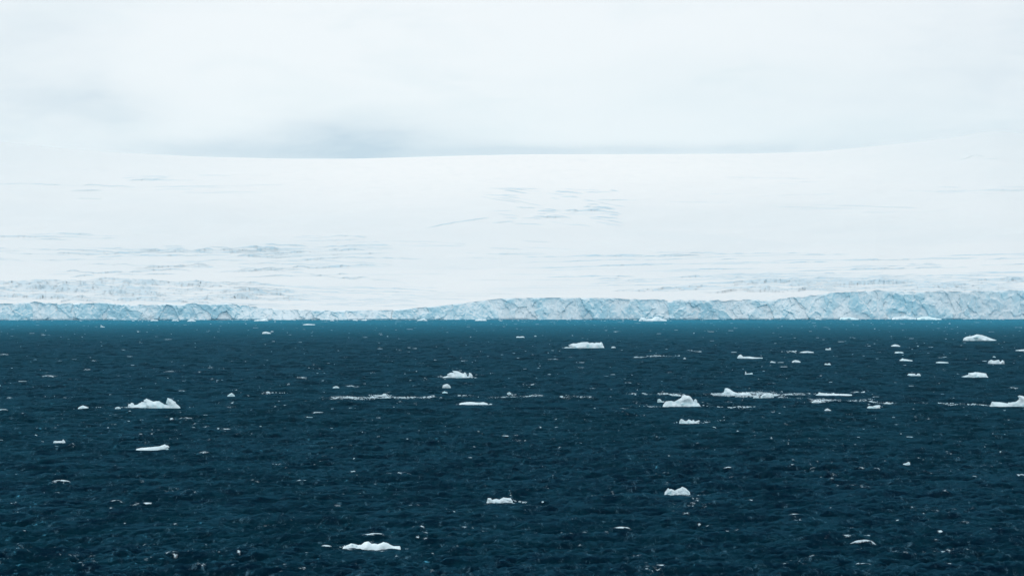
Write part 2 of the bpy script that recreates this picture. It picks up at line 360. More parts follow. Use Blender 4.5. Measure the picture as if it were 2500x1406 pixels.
for (x0, x1, cy, s, h, ph, wob, curv, ic) in LN:
    cs = cols[(gp > x0) & (gp < x1)]
    if len(cs) < 3: continue
    px = gp[cs]; m = (x0+x1)/2
    ly = cy + s*(px-m) + wob*(fbm(px/60, ph, 0, 91, 3)*2) + curv*(px-m)**2
    end = np.sqrt(np.clip(np.minimum(px-x0, x1-px)/(0.25*(x1-x0)), 0, 1))*(0.55+0.45*np.clip(vnoise(px/22, ph, 0, 93)+.5, 0, 1)*2)
    Y = ypx[:, cs]
    i = np.argmax(Y < ly[None, :], 0)              # first row above the line
    ok = (i > 1) & (i < nr-3); cs, i, end, ly = cs[ok], i[ok], end[ok], ly[ok]
    if not len(cs): continue
    hh = h*end*1.3
    # bring the two rows together into a steep face
    D[i, cs] = D[i-1, cs] + 0.35*(D[i, cs]-D[i-1, cs])
    ypx[i, cs] = ypx[i-1, cs] + 0.35*(ypx[i, cs]-ypx[i-1, cs])
    for k in range(0, 16):
        r = i+k; g = r < nr-1
        dy[r[g], cs[g]] += hh[g]*math.exp(-k/5.0)
    ice[i, cs] = np.maximum(ice[i, cs], ic*np.clip(end, 0, 1)*min(1, 0.65+h*.3))  # blue ice mask that also carries the painted shade of the scarp
Yf = ypx - dy
Zt = HC + (YH - Yf)/F*D
co = np.stack([PX*0 + (PX-1250)/F*D, D, Zt], -1)
# back slope beyond the crest
last = co[-1]; extra = []; ie = []
for k, (dd, dz) in enumerate(((150, 2), (500, -14), (1400, -120), (3500, -480), (4200, -650))):
    e = last.copy(); e[:, 1] += dd; e[:, 0] *= (last[:, 1]+dd)/last[:, 1]; e[:, 2] += dz; extra.append(e[None])
co = np.concatenate([co]+extra, 0); ice = np.concatenate([ice, np.zeros((5, nc))], 0)
gl_ = grid_mesh('glacier', co, M_SNOW, {'ice': ice}); gl_['kind'] = 'structure'

# ------------------------------------------------------------------ sea
def ocean(L, N_, wdir, lam_p, lmin, lmax, Hs, seed, spread=2):
    r = np.random.default_rng(seed); k = 2*np.pi*np.fft.fftfreq(N_, L/N_); KX, KY = np.meshgrid(k, k)
    K = np.hypot(KX, KY); K[0, 0] = 1e-6; kp = 2*np.pi/lam_p
    S = K**-3.7*np.exp(-1.25*(kp/K)**2)
    c = (KX*math.cos(wdir)+KY*math.sin(wdir))/K
    S = S*(0.05+np.abs(c)**spread)
    lam = 2*np.pi/K; S[(lam < lmin) | (lam > lmax)] = 0; S[0, 0] = 0
    A = np.sqrt(S)*(r.normal(size=K.shape)+1j*r.normal(size=K.shape))
    f = lambda q: np.real(np.fft.ifft2(q))
    h = f(A); s = Hs/4/h.std(); A = A*s; h = h*s
    dx, dyy = f(-1j*KX/K*A), f(-1j*KY/K*A)
    jx, jy, jxy = f(KX*KX/K*A), f(KY*KY/K*A), f(KX*KY/K*A)
    return L, N_, np.stack([h, dx, dyy, jx, jy, jxy], -1)
def samp(oc, x, y, rot=0.0):
    L, N_, G = oc
    u = (x*math.cos(rot)+y*math.sin(rot))/L*N_; v_ = (-x*math.sin(rot)+y*math.cos(rot))/L*N_
    iu, iv = np.floor(u).astype(int), np.floor(v_).astype(int); fu, fv = (u-iu)[..., None], (v_-iv)[..., None]
    a, b = iu % N_, iv % N_; a1, b1 = (iu+1) % N_, (iv+1) % N_
    return G[b, a]*(1-fu)*(1-fv)+G[b, a1]*fu*(1-fv)+G[b1, a]*(1-fu)*fv+G[b1, a1]*fu*fv
WD = math.radians(-76)
OA = ocean(263.0, 512, WD, 13.0, 1.4, 60, 0.88, 3, 6)
OB = ocean(41.0, 512, WD+0.3, 2.2, 0.30, 5, 0.38, 4, 4)

ys = [25.0, 60, 90, 115, 135, 150, 160, 170, 178]; yv = 184.0
while yv < 3700:
    ys.append(yv); yv += 0.24*(yv/200)**1.42
ys += [3800, 4200]
ys = np.array(ys)
an = np.concatenate([-np.array([1.6, 1.2, .9, .7, .55, .45, .38, .32, .28, .25, .23, .215, .205]), np.linspace(-.197, .197, 580), np.array([.205, .215, .23, .25, .28, .32, .38, .45, .55, .7, .9, 1.2, 1.6])])
Y0 = ys[:, None]*np.ones_like(an)[None, :]; X0 = ys[:, None]*an[None, :]
sp_ = np.gradient(ys)[:, None]
wB = np.clip(1.3/np.maximum(sp_, .01), 0.0, 1)**0.5*np.ones_like(Y0); wA = np.clip(6.0/np.maximum(sp_, .01), 0.3, 1)*np.ones_like(Y0)
mid = ((np.abs(an) < .2)[None, :] & (ys > 175)[:, None]); wA = wA*np.where(mid, 1, .35); wB = wB*np.where(mid, 1, 0.0)

# berg table is needed first, so that the swell calms round the floating ice
BERGS = [
 # outline of the ice above the water as (column,row) in the photo, base row, depth ratio, name, label, category
 ([(310.2,994.8),(310.9,988.4),(317,987.4),(317.4,984.6),(321.8,984.6),(326.2,990),(333.3,989),(344.2,982),(349,982.6),(349.2,977.8),(356.3,974),(364,977.5),(373.6,981.7),(380,980.1),(387,980.1),(399.8,988.4),(409.4,990),(404.3,986.5),(404,984.6),(407.5,972.4),(418.4,976.2),(421.9,979.8),(427.4,982.6),(428,985.8),(437.3,994.2)],995.5,.3,'iceberg','largest berg on the left with a leaning fin at its right end','iceberg'),
 ([(1619.7,989.5),(1626,981.2),(1640.2,979.9),(1645.9,981.8),(1651.7,979.3),(1663.8,972.9),(1665.8,968.4),(1670.2,966.5),(1670.9,963.5),(1677.3,967.1),(1683.7,967.8),(1688.8,972.2),(1694.6,981.8),(1695.2,977.4),(1699,975.4),(1702.2,978.6),(1703.5,985),(1706.7,985.7),(1710.6,992)],992.5,.4,'iceberg','large humped iceberg with a domed peak and small horn in front of the brash band','iceberg'),
 ([(1763,962.5),(1768,958),(1770.7,949),(1775.8,948.2),(1781,949.8),(1791.2,956.9),(1802.7,960.7),(1810,960.7),(1813,958.4),(1823,960.5),(1827,958.4),(1831,960.7),(1835,963.5)],965,.4,'iceberg','white ice peak with a long low tail standing in the brash band','iceberg'),
 ([(1659.4,1029.2),(1662,1024.7),(1664.5,1024),(1669.6,1026.6),(1674.7,1030.5),(1676,1029.8),(1681.8,1024.7),(1690,1029.2),(1692.6,1025.4),(1696.5,1030.5),(1707.4,1027),(1709.3,1031),(1706.7,1033)],1034,.35,'ice_floe','small crown shaped floe with a row of teeth below the humped iceberg','ice floe'),
 ([(1605,980.6),(1605.6,976),(1610,974.5),(1614,976.7),(1615.8,980.6),(1622,981)],982,.5,'ice_chunk','small upright chunk just left of the humped iceberg','ice chunk'),
 ([(1081,921.8),(1093,918),(1091.2,914.5),(1100.2,910.6),(1107.2,910.6),(1104,906),(1116.8,907),(1124.5,910.3),(1130.9,912.8),(1134,909.6),(1137.3,911.2),(1140.5,919.9),(1144.4,919.2),(1145,910.7),(1150,912.2),(1153.7,918),(1153.3,921)],922.5,.4,'iceberg','shell shaped iceberg with two separate fins on its right end','iceberg'),
 ([(1080.3,946),(1081,941),(1086,939),(1091.9,937.8),(1097.6,941),(1100,944.8)],947,.6,'ice_chunk','rounded white block floating below the shell shaped iceberg','ice chunk'),
 ([(1079.7,958.5),(1084.8,955.7),(1092.5,958.3)],959,.6,'ice_chunk','flat sliver of ice directly below the rounded white block','ice chunk'),
 ([(1377.3,851),(1381.8,847.8),(1387.5,848.2),(1393.3,846.9),(1388.8,844.6),(1388.5,842.4),(1398.4,838.9),(1407.4,838.9),(1418.9,836),(1434.2,835.2),(1440.6,837.9),(1447.7,836.6),(1450.9,838.2),(1457.9,836.8),(1465,837.3),(1467.8,835),(1470.7,837.3),(1474.2,845.6)],849.5,.35,'iceberg','long flat topped iceberg alone on the far sea right of the middle','iceberg'),
 ([(1492.5,848.5),(1496,846.6),(1500,846.8),(1503,848.6)],849.3,.6,'ice_chunk','small low chunk beside the right end of the flat topped iceberg','ice chunk'),
 ([(2353.6,831),(2355.2,826),(2362.3,822.6),(2376.3,820.5),(2387.3,816.6),(2401.4,819),(2413.9,823.6),(2426.4,828.3),(2434.2,830.4)],831.5,.45,'iceberg','smooth domed iceberg farthest right on the teal water','iceberg'),
 ([(2413.1,887.8),(2413.9,883.1),(2420.2,879.2),(2428,881.5),(2439.7,878.9),(2442.8,884.7),(2448.3,879.5),(2453,883.9),(2452.7,888.1)],888.5,.4,'ice_floe','blocky white floe with a deep notch near its right end','ice floe'),
 ([(2423.5,871.6),(2427,869.8),(2431,871.8)],872.4,.6,'ice_chunk','tiny dome just above the notched blocky floe','ice chunk'),
 ([(2349.7,920.4),(2365.4,916),(2365.4,911.7),(2377.9,910.5),(2382.6,909.2),(2395.1,910.5),(2409.2,912.8),(2412.3,919.9)],920.8,.45,'iceberg','wedge shaped floe sloping down to the left under the notched floe','iceberg'),
 ([(2420.2,991),(2424,982.5),(2445.2,983.7),(2462.4,986.4),(2464,984),(2468.7,984.5),(2481.2,982.8),(2489.8,977),(2489.8,972.3),(2486.7,969.2),(2492.1,966.8),(2500,968.4),(2510,973),(2518,985),(2524,991)],993,.35,'iceberg','low iceberg with a tall hooked knob cut by the right edge of the picture','iceberg'),
 ([(332,1096.3),(343,1093.7),(366,1092.2),(389,1089.6),(402,1085),(404.5,1087.6),(409.6,1088),(412.7,1092),(409.6,1095)],1097,.3,'ice_floe','thin floe rising to a point on the right below the largest left berg','ice floe'),
 ([(837.6,1337.6),(848,1334),(855.5,1330),(864.5,1331.5),(873,1334),(881,1333.3),(888.8,1326.9),(899,1324.8),(906.7,1330.7),(914.4,1330),(922,1332),(936,1326.4),(946.4,1329.4),(955,1334.5),(960.5,1336.6),(975.8,1336.4)],1340.5,.35,'ice_floe','nearest floe with three rounded humps at the bottom of the picture','ice floe'),
 ([(1188.8,1227),(1190.9,1218),(1199,1218.8),(1201,1223.2),(1211.4,1219.9),(1219,1222.4),(1229.3,1216.8),(1238,1218.2),(1247.2,1218.8),(1251,1224.5)],1227.8,.35,'ice_floe','small floe with a square block at its left end near the bottom middle','ice floe'),
 ([(1623.5,1202.7),(1631.7,1193),(1634.5,1196),(1639.4,1195.5),(1648.3,1199.4),(1656,1195),(1661,1193.6),(1666.2,1189.9),(1675.2,1194.3),(1684.2,1202.7)],1207,.4,'ice_floe','twin peaked white floe low in the right half of the near sea','ice floe'),
 ([(2205,1133.5),(2213,1131.5),(2217,1129),(2221.5,1130)],1134.2,.5,'ice_chunk','small lump of ice alone on the near sea at right','ice chunk'),
 ([(1800.6,874.3),(1803,869),(1808.3,865.9),(1816,871.8),(1831.4,871),(1844,873.4),(1862,873.8)],875.2,.35,'ice_floe','small pointed peak with a flat tail to its right on the far sea','ice floe'),
 ([(1880,884.6),(1884,882),(1893,884.5)],885.2,.6,'ice_chunk','little mound left of the low dome on the far right sea','ice chunk'),
 ([(1934,883.8),(1938,881),(1943,880),(1950,881),(1954.7,883.8)],885,.6,'ice_chunk','low domed chunk between the pointed peak and the pair of bumps','ice chunk'),
 ([(2013,889.7),(2016,887.3),(2020,889.3),(2024.6,886.8),(2028,889.8)],890.5,.5,'ice_chunk','pair of joined white bumps on the far right sea','ice chunk'),
 ([(2015,853),(2017,851),(2022.6,852),(2027.5,848.6),(2029,853)],854,.5,'ice_chunk','tiny forked chunk far out left of the low arched floe','ice chunk'),
 ([(2176,844.8),(2181,842.3),(2186,841),(2193,842.4),(2198,844.8)],845.6,.6,'ice_chunk','low arched chunk far out, upper of the two stacked at right','ice chunk'),
 ([(2185,860.8),(2187,859.4),(2193,859),(2203,859.5),(2206,861.2)],862,.6,'ice_chunk','flat grey white chunk just below the low arched one','ice chunk'),
 ([(2197,880),(2204,875),(2208,877),(2214,877.7),(2228,880.2)],881,.5,'ice_chunk','sliver of ice with a pointed left end on the far right sea','ice chunk'),
 ([(2286,885),(2293,883.6),(2303,883.8),(2315.7,885.2)],886,.5,'ice_floe','thin flat slab left of the notched blocky floe','ice floe'),
 ([(1954.7,860),(1962,858.6),(1973,858),(1986.7,860)],861.3,.5,'ice_floe','thin flat slab far out above the low domed chunk','ice floe'),
 ([(2215.8,916.5),(2219,912.8),(2234,913),(2236,915.9),(2238,915.8),(2241,912.2),(2246,913),(2248,916.3)],917.2,.5,'ice_floe','flat floe split by a narrow gap, left of the wedge shaped floe','ice floe'),
 ([(1819,913),(1819.6,907.6),(1821.6,908),(1822.5,912.6),(1830,912.2),(1836,911),(1838,913)],914,.5,'ice_chunk','thin upright spike of ice with a low foot on the dark sea','ice chunk'),
 ([(2118,995),(2122,992),(2131,992.7),(2137,990.4),(2147.6,989.5),(2151,991.4),(2149,994.5)],995.8,.45,'ice_floe','smooth slipper shaped floe just below the right end of the brash band','ice floe'),
 ([(2013,1003),(2017,999.8),(2020.8,998.5),(2025,1001),(2029,1003)],1003.8,.5,'ice_chunk','small peaked chunk under the brash band to the left of the slipper shaped floe','ice chunk'),
 ([(1961,985),(1964,982.7),(1967,985)],985.7,.6,'ice_chunk','tiny round chunk beneath the middle of the right brash band','ice chunk'),
 ([(190.7,996),(196,992.5),(202,990),(209,992.6),(216,995.4)],996.6,.5,'ice_chunk','low rounded chunk left of the largest left berg','ice chunk'),
 ([(281,996.6),(286,994.6),(290,994.4),(294.4,997)],998,.5,'ice_chunk','little lump between the rounded chunk and the largest left berg','ice chunk'),
 ([(555.5,966.3),(560,963),(565.8,960),(570,963.5),(573,966.5)],967.6,.5,'ice_chunk','small pyramid of ice on the sea right of the largest left berg','ice chunk'),
 ([(82,1064.8),(87,1061.5),(92,1065)],1065.7,.6,'ice_chunk','small round lump near the left edge of the picture','ice chunk'),
 ([(130.6,1078.2),(134,1076.6),(139,1077.6),(146,1077.2),(151,1077),(154,1072.7),(158.7,1078.6)],1080,.4,'ice_chunk','low ragged chunk with a spike on its right near the left edge','ice chunk'),
 ([(812.5,946.3),(819.7,943.4),(824,944.2),(828,946.8)],947.6,.5,'ice_chunk','small whaleback chunk above the left brash band','ice chunk'),
 ([(649.4,959),(653,956.5),(657,957.4),(660,959.4)],960,.5,'ice_chunk','bright small chunk at the far left tip of the brash','ice chunk'),
 ([(640,813.4),(642,811),(649.4,809.8),(656,811.6),(661,813.6)],814.5,.6,'ice_chunk','low white chunk on the teal water far out at left','ice chunk'),
 ([(739,792.5),(750,791),(768.5,792.3)],793.2,.6,'ice_floe','long thin floe near the low part of the glacier front','ice floe'),
 ([(620,782.5),(628,780.6),(638,780),(648,777.6),(652.5,778.6),(654,782.6)],783.6,.6,'ice_floe','white floe under the glacier front where the cliff starts to drop','ice floe'),
 ([(457,783.2),(463,780.6),(468.5,779),(473,781.6),(477.5,783.5)],784.4,.6,'ice_floe','pointed little berg at the foot of the left cliff','ice floe'),
 ([(368,782.3),(374,780.4),(384,781),(386,782.6)],783.4,.6,'ice_chunk','low floe at the cliff foot left of the pointed little berg','ice chunk'),
 ([(419,782.4),(424,781),(436,782.2)],783,.6,'ice_chunk','thin floe at the cliff foot between the low floe and the pointed one','ice chunk'),
 ([(1018,782.2),(1024,780),(1030,778.6),(1036,777.4),(1039,779.6),(1043,782)],783,.6,'ice_floe','white floe below the front where the cliff starts to climb again','ice floe'),
 ([(1160,782),(1163,779.8),(1175,779.6),(1186,779),(1188,781.8)],783,.6,'ice_floe','flat white floe under the climbing part of the cliff','ice floe'),
 ([(861,781.6),(866,779.2),(873,781.6)],782.4,.6,'ice_chunk','small humped floe under the lowest part of the cliff, left of a flat one','ice chunk'),
 ([(881,781.8),(888,780.4),(895,780),(896,781.8)],782.4,.6,'ice_chunk','flat floe just right of the small humped one under the lowest cliff','ice chunk'),
 ([(806,782.6),(811,780),(816,782.6)],783.4,.6,'ice_chunk','tiny peaked floe left of the humped one under the lowest cliff','ice chunk'),
 ([(1561,781.5),(1565,774.9),(1574,774.6),(1578,779),(1593,777.8),(1601,772.7),(1608.6,774),(1619,778.6),(1628,781)],783.5,.5,'iceberg','wide two humped berg against the foot of the cliff right of the middle','iceberg'),
 ([(2050.7,778.4),(2054,775),(2066,775),(2077.6,774.2),(2090,777.2),(2097,778.5)],780.4,.5,'ice_floe','flat white floe against the right cliff, left of the turquoise one','ice floe'),
 ([(2179,777.5),(2182,774.4),(2197,773.6),(2213,771.4),(2226,774),(2239,776.6)],780,.5,'iceberg','long white floe with a small hump against the tall right cliff','iceberg'),
 ([(2240,777),(2250,773.8),(2269.6,772.8),(2280,775.8),(2300,778.6)],780.3,.5,'iceberg','pale turquoise floe joined to the long white one at the right cliff','iceberg'),
 ([(1928,779),(1934,775.6),(1942,779)],780,.6,'ice_chunk','small cream white mound at the foot of the right cliff','ice chunk'),
 ([(1990,779.5),(1996,777.2),(2006,779.4)],780.2,.6,'ice_chunk','small floe between the cream mound and the flat white floe','ice chunk'),
 ([(2480,855.6),(2490,854.4),(2500,853.6),(2509,855)],857,.4,'ice_floe','thin floe cut by the right edge below the domed iceberg','ice floe'),
 ([(921,966.4),(930,965),(934,964.4),(937.4,960.6),(940,962.2),(942.6,960.8),(944,965.7)],967,.4,'ice_chunk','small two toothed chunk riding above the left brash band','ice chunk'),
 ([(1238,961),(1243,957.8),(1248,960.6)],961.8,.5,'ice_chunk','small peak above the middle stretch of brash','ice chunk'),
 ([(1857,970.3),(1861.6,964),(1869,962),(1878,960.7),(1887,962.6),(1889,969)],971,.5,'ice_floe','thick pale floe in the brash band right of the white ice peak','ice floe'),
 ([(1838.6,971),(1845.6,968),(1854,970.8)],971.6,.5,'ice_chunk','small wedge in front of the thick pale floe','ice chunk'),
 ([(1644,965.6),(1650,961.7),(1655.5,965)],966,.5,'ice_chunk','bright lump at the left of the brash band behind the humped iceberg','ice chunk'),
 ([(1993,964.4),(1998,963),(2000,959),(2008,960.7),(2015,961.6),(2027,962.2),(2033,962.4),(2035.5,960),(2040,962.6),(2060,963),(2079.7,964)],965.6,.3,'ice_floe','long thin floe with two small teeth at the upper end of the brash','ice floe'),
 ([(1982,981.9),(1987,979),(1992.7,977.4),(2003,978.7),(2006,981.4)],982.6,.5,'ice_floe','pale block at the start of the lower brash strand','ice floe'),
 ([(2157.9,986.3),(2165.5,982.5),(2170,984.4),(2174.5,985.9)],987,.5,'ice_chunk','small peak at the right end of the lower brash strand','ice chunk'),
 ([(1122,985.6),(1130,984),(1139.9,982.6),(1148.8,982.2),(1160,983.4),(1170,983.8),(1180.8,983),(1190,985.8)],987.6,.3,'ice_floe','long low floe under the middle of the brash line','ice floe'),
 ([(1738.7,1045),(1741,1042.8),(1745,1043.8),(1748,1045)],1046,.5,'ice_chunk','tiny chunk to the lower right of the crown shaped floe','ice chunk'),
 ([(1319,1228.5),(1323,1225.5),(1326,1224.6),(1329,1228)],1229.2,.5,'ice_chunk','tiny chunk on the near sea right of the floe with the square block','ice chunk'),
 ([(1668.6,875.6),(1671.5,873.2),(1674.6,875.4)],876.2,.6,'ice_chunk','single bright bead of ice left of the pointed peak with flat tail','ice chunk'),
 ([(245.2,796.6),(246.4,792.6),(248.4,795.6),(252,797.4),(255.6,798)],799,.5,'ice_chunk','tiny splinter standing up on the teal water at far left','ice chunk'),
 ([(1260.5,822.8),(1264,821.6),(1269,822.4),(1276,821.2),(1280,822.8)],824,.5,'ice_chunk','small flat chunk far out left of the flat topped iceberg','ice chunk'),
]
def wave_gain(x, y):
    g = np.ones_like(x)
    for b in BERGS:
        xs = [p[0] for p in b[0]]; d = gd(b[1]); wd = (max(xs)-min(xs))/F*d
        if wd < .8 and d < 1500: continue
        cx = gx((max(xs)+min(xs))/2, d); rx = wd*.75+1.0; ry = max(wd*.6, 2)+1.5+.004*d
        q = ((x-cx)/rx)**2+((y-d)/np.where(y < d, ry+.022*d, ry))**2
        g = g*(1-0.78*np.exp(-q**1.5))
    return g
# whitecaps seen in the photo: (column, row, half width in px, strength)
CAPS = [(360,1236,34,1.3),(281,1232,22,.95),(145,1180,26,1.1),(286,1203,24,.8),(147,1206,15,.8),(2105,1328,32,1.35),(2068,1314,10,.9),(2110,1314,10,.9),(1518,1296,20,1.2),(1564,1281,16,.8),(1694,1280,15,.8),
 (1938,1262,16,1),(2192,1275,11,.95),(2100,1384,25,1.0),(1612,1388,18,1.0),(910,1312,26,.95),(738,1178,14,1.1),(788,1179,12,1.0),(797,1339,13,1.1),(1108,1252,13,.8),(1010,1235,14,.8),(779,1011,19,1.0),(818,1097,9,1.0),
 (768,1092,9,.9),(932,1069,15,.9),(1160,1070,12,.8),(2095,1146,16,1.1),(1988,1146,10,.9),(2371,1167,12,.9),(2489,1166,8,1.1),(2492,1201,8,1.0),(1330,1191,11,.8),(1620,1158,9,.9),(1778,1145,14,.9),(435,1122,10,.9),(330,1070,12,.7),
 (120,921,20,.9),(412,910,18,.8),(490,911,16,.9),(516,900,13,.9),(212,904,10,.9),(230,882,8,.9),(12,867,16,.9),(25,973,10,.9),(8,1003,13,.9),(131,1025,10,.9),(2400,1385,12,.6),(2320,1388,14,.6),(120,1372,12,.6),(190,1358,14,.6),(590,1338,14,.65),(480,1348,14,.5),
 (1300,941,14,.8),(1384,929,12,.8),(1140,893,10,.8),(2133,957,12,.7),(2230,1014,8,.6),(1890,1010,10,.7),(1450,1167,10,.6),(2260,1273,14,.6),(2440,1284,10,.7),(2312,1318,14,.7),(1350,1348,16,.5),(1280,1392,16,.6),(735,1395,20,.6),(1060,1403,20,.6),(520,1160,12,.6),(630,1176,10,.7),(430,1285,8,.7),(273,1250,8,.8),(120,1227,10,.8),(80,1249,8,.7),(860,1152,12,.7),(950,1147,12,.7)]
FC = [(2000,1178,40,5,.42),(2270,1156,50,4,.5),(2270,1243,60,5,.45),(1710,1208,45,5,.5),(1690,1234,50,6,.42),(60,1338,40,7,.5),(190,1360,50,5,.5),(2310,1350,60,8,.5),(1940,1375,50,9,.45),(1580,1395,60,10,.5),(1440,1380,60,9,.42),(870,1212,60,5,.5),(1140,1297,60,8,.4),(380,1330,30,6,.4),(2380,1140,40,5,.45),(560,1050,30,8,.42),(1790,1038,40,3,.5),
      (1300,1240,50,7,.35),(700,1270,60,8,.3),(2100,1190,60,5,.35),(420,1200,40,6,.4),(500,1340,60,7,.45)]
rc = np.random.default_rng(77)
for i in range(380):      # lesser crests between them
    py = 865 + 540*rc.beta(1.0, 1.25); CAPS.append((rc.uniform(-20, 2520), py, min(rc.lognormal(2.25, .42), 24), rc.uniform(.45, .84)))
gx0 = X0.copy(); gy0 = Y0.copy()
a6 = samp(OA, X0, Y0, 0.0)*wA[..., None]; b6 = samp(OB, X0, Y0, 0.21)*wB[..., None]
lowf = 0.16*fbm(X0/38, Y0/30, 0, 301, 2)
G = wave_gain(X0, Y0)
gust = 0.85+0.6*(fbm(X0/70, Y0/90, 0, 303, 3)+.3)
hB = b6[..., 0]*gust
Hh = (a6[..., 0]+hB+lowf)*G
LAM = 1.15
Xd = X0 + LAM*(a6[..., 1]+0.8*b6[..., 1]*gust)*G; Yd = Y0 + LAM*(a6[..., 2]+0.8*b6[..., 2]*gust)*G
s = a6[..., 3:]+0.35*b6[..., 3:]
J = (1-LAM*s[..., 0])*(1-LAM*s[..., 1])-(LAM*s[..., 2])**2
foam = 0.8*sstep(0.34, -0.15, J)*sstep(0.15, .55, vnoise(X0/17, Y0/21, 0, 305)*.5+.5)
foam = foam*sstep(175, 190, Y0)
for cx, cy, hw, st in CAPS:
    d = gd(cy); x = gx(cx, d); hx = hw/F*d; 
    r = np.searchsorted(ys, [d-6-.02*d, d+6+.02*d]); sl = slice(r[0], r[1])
    U = (X0[sl]-x)/hx; bend = 0.5*hx*fbm(X0[sl]/hx*0.9, cx, 0, 311, 2)
    Vv = (Y0[sl]-d-bend)
    env = 1.15*np.exp(-np.abs(U)**3); rag = np.clip(0.75+1.1*vnoise(U*2.2+cx, cy*.37, 0, 317)+.4*vnoise(U*6+cx, cy*.37, 0, 318), .12, 1.7)
    wyy = max(0.75 if st > 1.05 else 0.42, 0.8*sp_[r[0], 0])*min(1.2, .6+hx*.3)
    amp = min(0.30, 0.08+0.12*hx)*(1 if st > 1.05 else .55)
    if st > .84 and hw > 8:           # a standing crest with its trough on the near side
        g_ = np.exp(-np.abs(U/1.25)**3)*np.exp(-(Vv/np.where(Vv > 0, 2.2, 1.1))**2)
        Hh[sl] = Hh[sl]*(1-g_)+(0.24+min(.28, .13*hx))*g_
        Hh[sl] -= 0.22*np.exp(-(U/1.5)**2)*np.exp(-((Vv+2.6)/1.4)**2)
    else:
        Hh[sl] += amp*np.exp(-(U/1.5)**2)*np.exp(-(Vv/(np.where(Vv > 0, 2.6, 1.0)*1.0))**2)
    foam[sl] = np.maximum(foam[sl], st*env*np.exp(-((Vv+0.1)/(wyy*rag*np.where(Vv > 0, 1.5, 0.8)))**2))
for b in BERGS:            # broken wash along the waterline of the larger pieces
    xs = [p[0] for p in b[0]]; d = gd(b[1]); wd = (max(xs)-min(xs))/F*d
    if wd < 1.2 or d > 1900: continue
    cx = gx((max(xs)+min(xs))/2, d); r = np.searchsorted(ys, [d-8-.02*d, d+8+.02*d]); sl = slice(r[0], r[1])
    U = (X0[sl]-cx)/(wd*.66); V2 = (Y0[sl]-d+.25+.03*wd)/max(.7, .8*sp_[r[0], 0])
    foam[sl] = np.maximum(foam[sl], .62*np.exp(-U**4)*np.exp(-V2**2)*(.8+.5*vnoise(X0[sl]*.9, cx, 0, 321)))
for cx, cy, hw, hh, st in FC:
    d = gd(cy); x = gx(cx, d); hx = hw/F*d; hy = abs(gd(cy-hh)-gd(cy+hh))/2
    q = ((X0-x)/hx)**2+((Y0-d)/hy)**2
    m = q < 5
    foam[m] = np.maximum(foam[m], (st*1.0)*np.exp(-q[m])*(0.8+0.5*fbm(X0[m]/1.5, Y0[m]/3, 0, 313, 3)))
# drifting streaks of brash: (x0,y0,x1,y1,thickness px,density)
BR = [(818,972,1052,970,3.2,1.0),(900,967,960,968,2.2,.5),(1115,968,1235,972,1.8,.6),(1200,974,1318,968,1.8,.9),(1240,965,1310,966,1.5,.4),(1366,973,1448,973,2.6,.6),(1545,964,1665,965,3.0,1.0),(1660,966,1780,966,2.4,.9),
      (1740,965,1900,966,3.8,1.2),(1840,962,1965,964,4.2,1.1),(1900,970,1965,972,2.6,.7),(1935,960,2085,965,1.6,.5),(1975,976,2062,979,2.2,.8),(1985,981,2110,978,2.4,1.0),(2080,981,2180,986,2.2,.8),(2180,986,2260,987,1.2,.5),(2290,988,2430,990,1.2,.5),
      (1540,995,1612,993,1.4,.5),(1700,992,1860,993,1.3,.5),(1550,874,1660,871,1.0,.7),(1680,858,1712,861,1.0,.6),(640,970,760,968,2.0,.15),(640,961,720,962,1.4,.2),(1780,955,1800,957,1,.1),(2370,990,2400,989,2.0,.5),(1120,986,1200,988,2.4,.7),
      (1130,1400,1130,1400,1,0),(50,968,200,972,1.2,.04),(440,996,500,995,1.2,.15),(180,995,310,996,1.1,.2),(1640,1034,1800,1032,1.1,.15),(1690,1206,1770,1208,2,.1),(830,1339,1000,1338,2,.06),(1240,1226,1285,1230,2,.12),(1890,860,1960,862,.8,.3),(1065,922,1165,922,.9,.3)]
for x0, y0, x1, y1, th, den in BR:
    if den < .3: continue
    for k in np.linspace(0, 1, 14):
        px, py = x0+(x1-x0)*k, y0+(y1-y0)*k; d = gd(py); x = gx(px, d); hx = abs(x1-x0)/13/F*d+.3; hy = abs(gd(py-th*.6)-gd(py+th*.6))/2+1
        r = np.searchsorted(ys, [d-3*hy, d+3*hy]); sl = slice(r[0], r[1])
        q = ((X0[sl]-x)/hx)**2+((Y0[sl]-d)/hy)**2
        foam[sl] = np.maximum(foam[sl], 0.8*min(1, den)*np.exp(-q))
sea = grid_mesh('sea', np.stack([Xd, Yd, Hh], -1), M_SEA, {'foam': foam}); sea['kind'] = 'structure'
def water_z(x, y):
    h = (samp(OA, np.array([x]), np.array([y]))[0, 0]*float(np.interp(y, ys, wA[:, 300])) + 0.16*fbm(np.array([x/38]), np.array([y/30]), 0, 301, 2)[0])
    return float(h)

